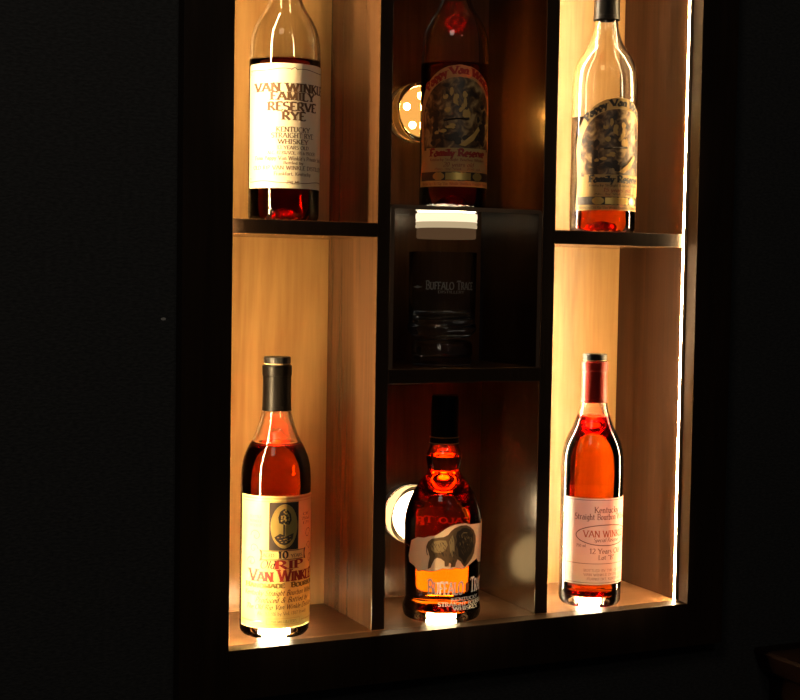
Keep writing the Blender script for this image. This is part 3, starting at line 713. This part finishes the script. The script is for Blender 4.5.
# ---- 6: squat bottle with bison
def bison():
    x, y, z, R = .4394, .0393, 0, .0455
    prof = [(.0405, 0), (.0438, .002), (.0454, .007), (.0455, .012), (.0446, .017), (.0434, .021), (.0431, .03), (.0438, .06), (.0446, .09), (.0450, .110), (.0444, .117), (.0424, .126), (.0392, .1355), (.0346, .146), (.0285, .156), (.0228, .163), (.0199, .167), (.0187, .1715), (.0194, .177), (.0206, .184), (.0203, .190), (.0182, .1955), (.0164, .201), (.0158, .208), (.0156, .222)]
    r = bottle_root(x, y, z, 'squat orange bottle with a bison on a torn patch, in the bottom centre compartment')
    b = Round(x, y, z, R, smooth_prof(prof)); 
    bottle_body(r, prof, .1885, M['bright'], lamp=.0236)
    q = MB(); q.lathe([(.0158, .2015), (.0167, .2017), (.0168, .2085), (.0163, .209), (.0163, .2102), (.0160, .2106), (.0156, .254), (.0150, .2575), (.0138, .2582), (0, .2582)], 64); q.build('cap', M['capblack'], r, smooth=True, sharp=30)
    q = MB()
    for zc in (.2095, .2025): q.lathe([(.01655, zc), (.01702, zc+.0001), (.01702, zc+.0007), (.01655, zc+.0008)], 64)
    q.build('cap_ring', M['gold'], r, smooth=True)
    pp = lambda pts: [b.px(*p) for p in pts]
    out = pp([(410.4, 547), (411.8, 540), (418, 536.7), (424, 537.4), (430.4, 535.7), (435, 535.4), (440, 532.6), (445, 529), (449.6, 526.4), (454, 524.6), (459.3, 523.6), (465, 523), (470.3, 524), (476, 523.4)])
    e = out[-1]; out += [(e[0]+.3, e[1]-.001), (e[0]+.7, e[1]+.001), (e[0]+.95, e[1]-.012), (e[0]+.9, e[1]-.035), (e[0]+.5, e[1]-.048), (e[0]+.2, e[1]-.046)]
    out += pp([(476, 558.5), (473, 561), (467, 566.4), (462, 568.8), (456, 567.8), (451, 569.3), (442.8, 568.6), (436, 570.8), (430.4, 571.3), (423.5, 570.2), (418, 570.9), (414.6, 565.6), (409.8, 561.7), (408.9, 555.5)])
    q = MB(); blob(b, q, out, OFFL, 0); lb = q.build('label', M['parch'], r)
    q = MB(); stroke(b, q, out, .0005, OFFP, 2, closed=True)
    bis = [(426.6, 546), (428.5, 541.5), (432, 538.6), (436, 538), (440, 537.4), (444, 537), (448.3, 534.6), (451, 531), (454.6, 528), (460.7, 525.4), (466, 525), (470, 527), (473, 530), (475, 535.5), (475.2, 541), (474.2, 547), (473.3, 553), (471, 558.5), (467.8, 563), (464.6, 566.8), (462.4, 565), (460.4, 561.4), (457.2, 559.2), (455.8, 562.4), (454.8, 566.6), (450.4, 567.6), (450.8, 564), (449.4, 561.8), (447.6, 566.4), (444.6, 566.4), (444.4, 561.4), (441, 558.6), (437.2, 557.6), (434.6, 559.4), (432.4, 563.6), (430.8, 567.8), (428, 568.8), (428.6, 563), (430, 557), (428.6, 551)]
    blob(b, q, pp(bis), OFFP+.0002, 0)
    for mi, pts in ((1, [(455.6, 536), (457, 531.6), (459.4, 530.4), (462, 528), (466, 527.6), (470, 529.6), (472.6, 534), (472, 540), (473, 546), (470.6, 553), (467.4, 557), (465.2, 562), (463.4, 564), (461.6, 559), (458.2, 556), (457.6, 549), (455.4, 545), (456.6, 540)]),
                    (3, [(431, 545), (434, 541.4), (440, 540.2), (446, 540.4), (447.6, 545), (445, 550.4), (440, 553), (434.4, 552), (431.6, 550)]),
                    (3, [(449, 541), (452.4, 535), (454, 541), (454.4, 550), (452.4, 557), (449.8, 551)])):
        blob(b, q, pp(pts), OFFP+.0004, mi)
    rnd = random.Random(5)
    def fur(x0, x1, y0, y1, n, mi, dx, dy, k):
        for _ in range(n):
            X_, Y_ = rnd.uniform(x0, x1), rnd.uniform(y0, y1); a_, b2 = rnd.uniform(.6, 1.3)*dx, rnd.uniform(.6, 1.3)*dy
            stroke(b, q, pp([(X_, Y_), (X_+a_*.6, Y_+b2*.4), (X_+a_, Y_+b2)]), .0005, OFFP+.0006+k*.0001, mi)
    fur(431, 446, 541, 554, 24, 1, 1.6, 3.2, 0); fur(449, 455, 534, 556, 14, 1, .8, 3.4, 1)
    fur(458, 471, 531, 553, 26, 0, 1.2, 2.8, 2); fur(459, 470, 531, 552, 10, 3, 1.0, 2.2, 3)
    fur(430, 433, 555, 566, 5, 1, -.6, 2.4, 0); fur(446, 454, 559, 565, 7, 1, .3, 2.2, 1)
    stroke(b, q, pp([(461.6, 537.6), (461, 534.6), (463, 532.4), (466.4, 532.6)]), .0009, OFFP+.001, 3)
    stroke(b, q, pp([(427.2, 546), (427, 551), (428, 555)]), .0008, OFFP+.0006, 1)
    q.build('bison', [M['hide'], M['mane'], M['ink2'], M['hide2']], lb)
    q = MB(); cz = dict(thick=.2, thin=.09, off=OFFP, gap=.1)
    pf = lambda X_, Y_: b.px(X_, Y_)[0]; zz = lambda X_, Y_: b.zpx(X_, Y_)
    a0, a1 = pf(428.2, 588), pf(462.8, 588)
    put_text(b, q, 'Buffalo', (a0+a1)/2, zz(446, 594.8), zz(446, 580.2)-zz(446, 594.8), (a1-a0)/2, 0, smallcaps=.84, **cz)
    g0 = pf(470, 586); wd = (a1-a0)*.78
    put_text(b, q, 'Trace', g0+wd/2, zz(468, 592.6), zz(446, 580.2)-zz(446, 594.8), wd/2, 0, smallcaps=.84, **cz)
    c = (a1+g0)/2
    kz = dict(thick=.22, thin=.1, off=OFFP)
    for t, xl, yb, hp in (('KENTUCKY', 451, 600.6, 3.2), ('STRAIGHT BOURBON', 437.8, 605.8, 4), ('WHISKEY', 453, 610, 3.6)):
        hf = c-pf(xl, yb); put_text(b, q, t, c, zz(460, yb), zz(460, yb-hp)-zz(460, yb), hf, 0, **kz)
    q.build('lettering', M['white'], r)
    q = MB(); zc = zz(466, 587)
    blob(b, q, [(c+.055*cos(t*pi/6)*(1+.3*(t % 2)), zc+.006*sin(t*pi/6)) for t in range(12)], OFFP, 0); q.build('emblem', M['rust'], r)
    q = MB(); put_text(b, q, 'Buffalo Trace', pi, .1005, .0060, radians(34), 0, OFFP, thick=.2, thin=.09, smallcaps=.84); q.build('rear_lettering', M['rust'], r)
bison()

# ------------------------------------------------------------------ rocks glass on its stand
def rocks():
    x, y, z, R = .4412, .0550, .3246, .0405
    t = tag(empty('rocks_glass', (x, y, ZB+z)), 'empty etched rocks glass under the clear riser', 'glass')
    q = MB()
    q.lathe([(0, .0006), (.030, .0006), (.0335, .0012), (.0362, .004), (.0395, .0075), (.0405, .011), (.0400, .0145), (.0388, .0165), (.0388, .02), (.0392, .05), (.0397, .098), (.0393, .0993), (.0382, .0993), (.0377, .098), (.0372, .05), (.0366, .027), (.034, .0225), (.026, .0205), (0, .0212)], 96)
    q.build('bowl', M['acrylic'], t, smooth=True, sharp=60)
    b = Round(x, y, z, .0396); q = MB(); c = b.px(452, 285)[0]
    line(b, q, 'Buffalo Trace', c, 452, 289.6, 8.6, 44, 0, off=.0002, thick=.18, thin=.08, smallcaps=.84)
    line(b, q, 'DISTILLERY', c, 452, 293.4, 2.6, 23, 0, off=.0002, thick=.14)
    f = b.px(417.5, 286)[0]
    blob(b, q, [(f-.2, b.zpx(417, 287)), (f, b.zpx(417, 285.4)), (f+.2, b.zpx(417, 286.8)), (f, b.zpx(417, 288.2))], .0002)
    q.build('etching', M['etch'], t)
rocks()

# ------------------------------------------------------------------ acrylic riser
rs = tag(empty('acrylic_riser', (.447, .073, ZB+.2916)), 'clear acrylic riser arching over the rocks glass', 'riser')
q = MB(); xa, xb, zt, th = -.0971, .0972, .1829, .0048
prof = [(xa, 0), (xa, zt-.004), (xa+.0012, zt-.0012), (xa+.004, zt), (xb-.004, zt), (xb-.0012, zt-.0012), (xb, zt-.004), (xb, 0), (xb-th, 0), (xb-th, zt-th), (xa+th, zt-th), (xa+th, 0)]
g = [[(px_, yy, pz) for px_, pz in prof] for yy in (-.069, .0695)]
q.quadgrid([g[1], g[0]], closed=True)
for yy, s in ((0, 1), (1, -1)):
    G_ = g[yy]
    for quad in ([0, 11, 10, 1], [1, 10, 3, 2], [10, 9, 4, 3], [9, 6, 5, 4], [6, 9, 8, 7]):
        q.poly([G_[k] for k in quad][::s], 1 if yy == 0 else 0)
import bmesh
def recalc(o):
    bm = bmesh.new(); bm.from_mesh(o.data); bmesh.ops.remove_doubles(bm, verts=bm.verts, dist=1e-6); bmesh.ops.recalc_face_normals(bm, faces=bm.faces); bm.to_mesh(o.data); bm.free()
recalc(q.build('bent_sheet', [M['acrylic'], M['edge']], rs))

# ------------------------------------------------------------------ puck lights
def puck(loc, rot, label, face, led, side=None, leds=5, drum=None):
    t = tag(empty('puck_light', loc, rot), label, 'light', 'round puck lights')
    q = MB(); q.lathe([(0, 0), (.0335, 0), (.0345, .001), (.0345, .0105), (.033, .012), (0, .012)], 64); q.build('housing', M['housing'] if face else M['plastic'], t, smooth=True, sharp=30)
    if drum:
        q = MB(); q.lathe([(.0330, .0122), (.0358, .0124), (.0360, .0150), (.0350, .0165), (.0360, .0190), (.0352, .0210), (.0360, .0235), (.0358, .0285), (.0340, .0296), (0, .0300)], 96, mis=[1, 1, 1, 1, 2, 2, 2, 2, 0]); q.build('lens', [face, side, undhi], t, smooth=True, sharp=40)
        t.children[0].data.materials[0] = drum; return t
    q = MB()   # ridged clear rim
    q.lathe([(.0315, .0125), (.0352, .0125), (.0360, .0138), (.0352, .016), (.0360, .018), (.0352, .0202), (.0358, .0225), (.0350, .0262), (.0336, .0290), (.0315, .0300), (.0300, .0285), (.0300, .0262), (.0313, .0245), (.0315, .0125)], 96)
    q.build('rim', M['plastic'], t, smooth=True, sharp=50)
    q = MB(); q.lathe([(.0306, .0127), (.0306, .0215), (.0297, .0235), (0, .0244)], 64, mis=[1, 1, 0])
    q.build('lens', [face or M['plastic'], side or face or M['plastic']], t, smooth=True, sharp=40)
    for k in range(leds if led else 0):
        a = 2*pi*k/leds+.35; rr = .0195 if leds > 1 else 0
        q = MB(); q.lathe([(.0042, .0235), (.0038, .0256), (.0022, .0272), (0, .0277)], 24)
        for i, v in enumerate(q.v): q.v[i] = (v[0]+rr*cos(a), v[1]+rr*sin(a), v[2])
        q.build('led', led, t, smooth=True)
    return t
warm = emit('puck_glow_amber', (1, .44, .09), 1.0); warmled = emit('led_glow_amber', (1, .38, .06), 400)
wht = emit('puck_glow_white', (1, .74, .42), 25); whtside = emit('puck_glow_white_side', (1, .60, .22), 3); whtled = emit('led_glow_white', (1, .85, .6), 25)
und = emit('puck_glow_under', (1, .76, .45), 26); undside = emit('puck_glow_under_side', (1, .74, .42), .5); undhi = emit('puck_glow_under_band', (1, .80, .52), 1.25); bodyglow = emit('puck_body_glow', (1, .52, .24), .08)
fl = emit('puck_glow_floor', (1, .78, .46), 100); wht2 = emit('added_puck_glow', (1, .64, .26), 3.0); fl2 = emit('puck_glow_floor_soft', (1, .72, .36), 45)
FACE = (radians(90), 0, 0)     # +Z of the lamp looks out of the niche (-Y)
puck((.4410, D-.0002, ZB+.5925), FACE, 'amber glowing puck light on the back panel, behind the dark red bottle', warm, warmled, M['cup'])
puck((.4410, D-.0002, ZB+.1050), FACE, 'white glowing puck light on the back panel, behind the squat bison bottle', wht, whtled, whtside)
puck((.4425, .0500, ZB+.4393), (0, 0, 0), 'bright puck light under the clear riser top, below the dark red bottle', und, None, undside, drum=bodyglow)
puck((.4420, .0550, ZB+.2917), (0, 0, 0), 'unlit clear puck under the rocks glass', None, None)
def floor_puck(bx, by, label, r_, m_):
    t = tag(empty('puck_light', (bx, by, ZB), ), label, 'light', 'round puck lights')
    q = MB(); q.lathe([(0, -.012), (r_, -.012), (r_, .0006), (0, .0006)], 64); q.build('housing', M['housing'], t, smooth=True, sharp=30)
    q = MB(); q.lathe([(r_-.0002, .0007), (r_-.0002, .0072), (r_-.0025, .0086), (0, .0090)], 64); q.build('lens', m_, t, smooth=True, sharp=40)
floor_puck(.2331, .0432, 'puck light set in the niche floor under the yellow labelled bottle', .023, fl)
floor_puck(.6421, .0360, 'puck light set in the niche floor under the red capped bottle', .0192, fl)
floor_puck(.4394, .0393, 'puck light set in the niche floor under the squat bison bottle', .023, fl2)

puck((.4830, D-.0002, ZB+.0400), FACE, 'added unseen puck on the back panel, lighting the squat bison bottle from behind', wht2, None, M['cup'])  # unseen lamp added so the whiskey glows orange from behind

# ------------------------------------------------------------------ counter at the right
ct = tag(empty('bar_counter', (1.25, -.4, 0)), 'dark brown wooden counter at the lower right edge', 'counter')
q = MB(); g = []
def ringc(dx, z): return [(.867+dx-1.25, -.75+dx+.4, z), (1.75-1.25, -.75+dx+.4, z), (1.75-1.25, -.001+.4, z), (.867+dx-1.25, -.001+.4, z)]
zt = ZB-.0715; rows = [ringc(.016, zt-.031), ringc(.012, zt-.027), ringc(.002, zt-.004), ringc(.004, zt)]
q.quadgrid(rows, closed=True); q.poly(rows[-1]); q.poly(rows[0][::-1]); q.build('worktop', M['counter'], ct)
q = MB(); q.box(.895-1.25, 1.73-1.25, -.715+.4, -.002+.4, 0, zt-.031); q.build('body', M['counter'], ct)

# ------------------------------------------------------------------ lamps of the room, added label fills, daylight level
def lamp(kind, name, loc, energy, col, **kw):
    l = bpy.data.lights.new(name, kind); l.energy = energy; l.color = col
    for k, v in kw.items(): setattr(l, k, v)
    o = bpy.data.objects.new(name, l); COL.objects.link(o); o.location = loc; return o
def aim(o, p): o.rotation_euler = (Vector(p)-o.location).to_track_quat('-Z', 'Y').to_euler()
a = lamp('AREA', 'ceiling_lamp', (-.7, -1.3, 2.75), 1.7, (1, .86, .7), size=.5); aim(a, (.1, 0, 1.3))
for p in ((.1, -2.3, 2.9), (.35, -2.4, 2.8)): lamp('POINT', 'ceiling_spot', p, 2.5, (1, .85, .65), shadow_soft_size=.035)
for pz, e, sz, px_ in ((.085, 46, 6.4, .435), (.57, 12, 7.4, .46), (.085, 85, 5.6, .640), (.55, 16, 6.5, .66), (.56, 14, 6.5, .25), (.085, 20, 6, .235)):
    sp = lamp('SPOT', 'label_fill', (.12, -1.9, 2.2), e, (1, .84, .62), spot_size=radians(sz), spot_blend=1.0, shadow_soft_size=.03); aim(sp, (px_, 0, ZB+pz))  # unseen fills added to brighten the bottle labels from the front
w = bpy.data.worlds.new('world'); S.world = w; w.use_nodes = True
w.node_tree.nodes['Background'].inputs[0].default_value = (.0035, .0035, .004, 1)

S.view_settings.view_transform = 'Standard'; S.view_settings.look = 'None'; S.view_settings.exposure = 0; S.view_settings.gamma = 1
S.view_settings.use_curve_mapping = False
c = S.cycles
c.use_denoising = True; c.max_bounces = 20; c.transmission_bounces = 18; c.transparent_max_bounces = 24; c.glossy_bounces = 6; c.diffuse_bounces = 5
c.caustics_refractive = True; c.caustics_reflective = True; c.blur_glossy = .3; c.sample_clamp_indirect = 40
try: c.use_guiding = True
except Exception: pass
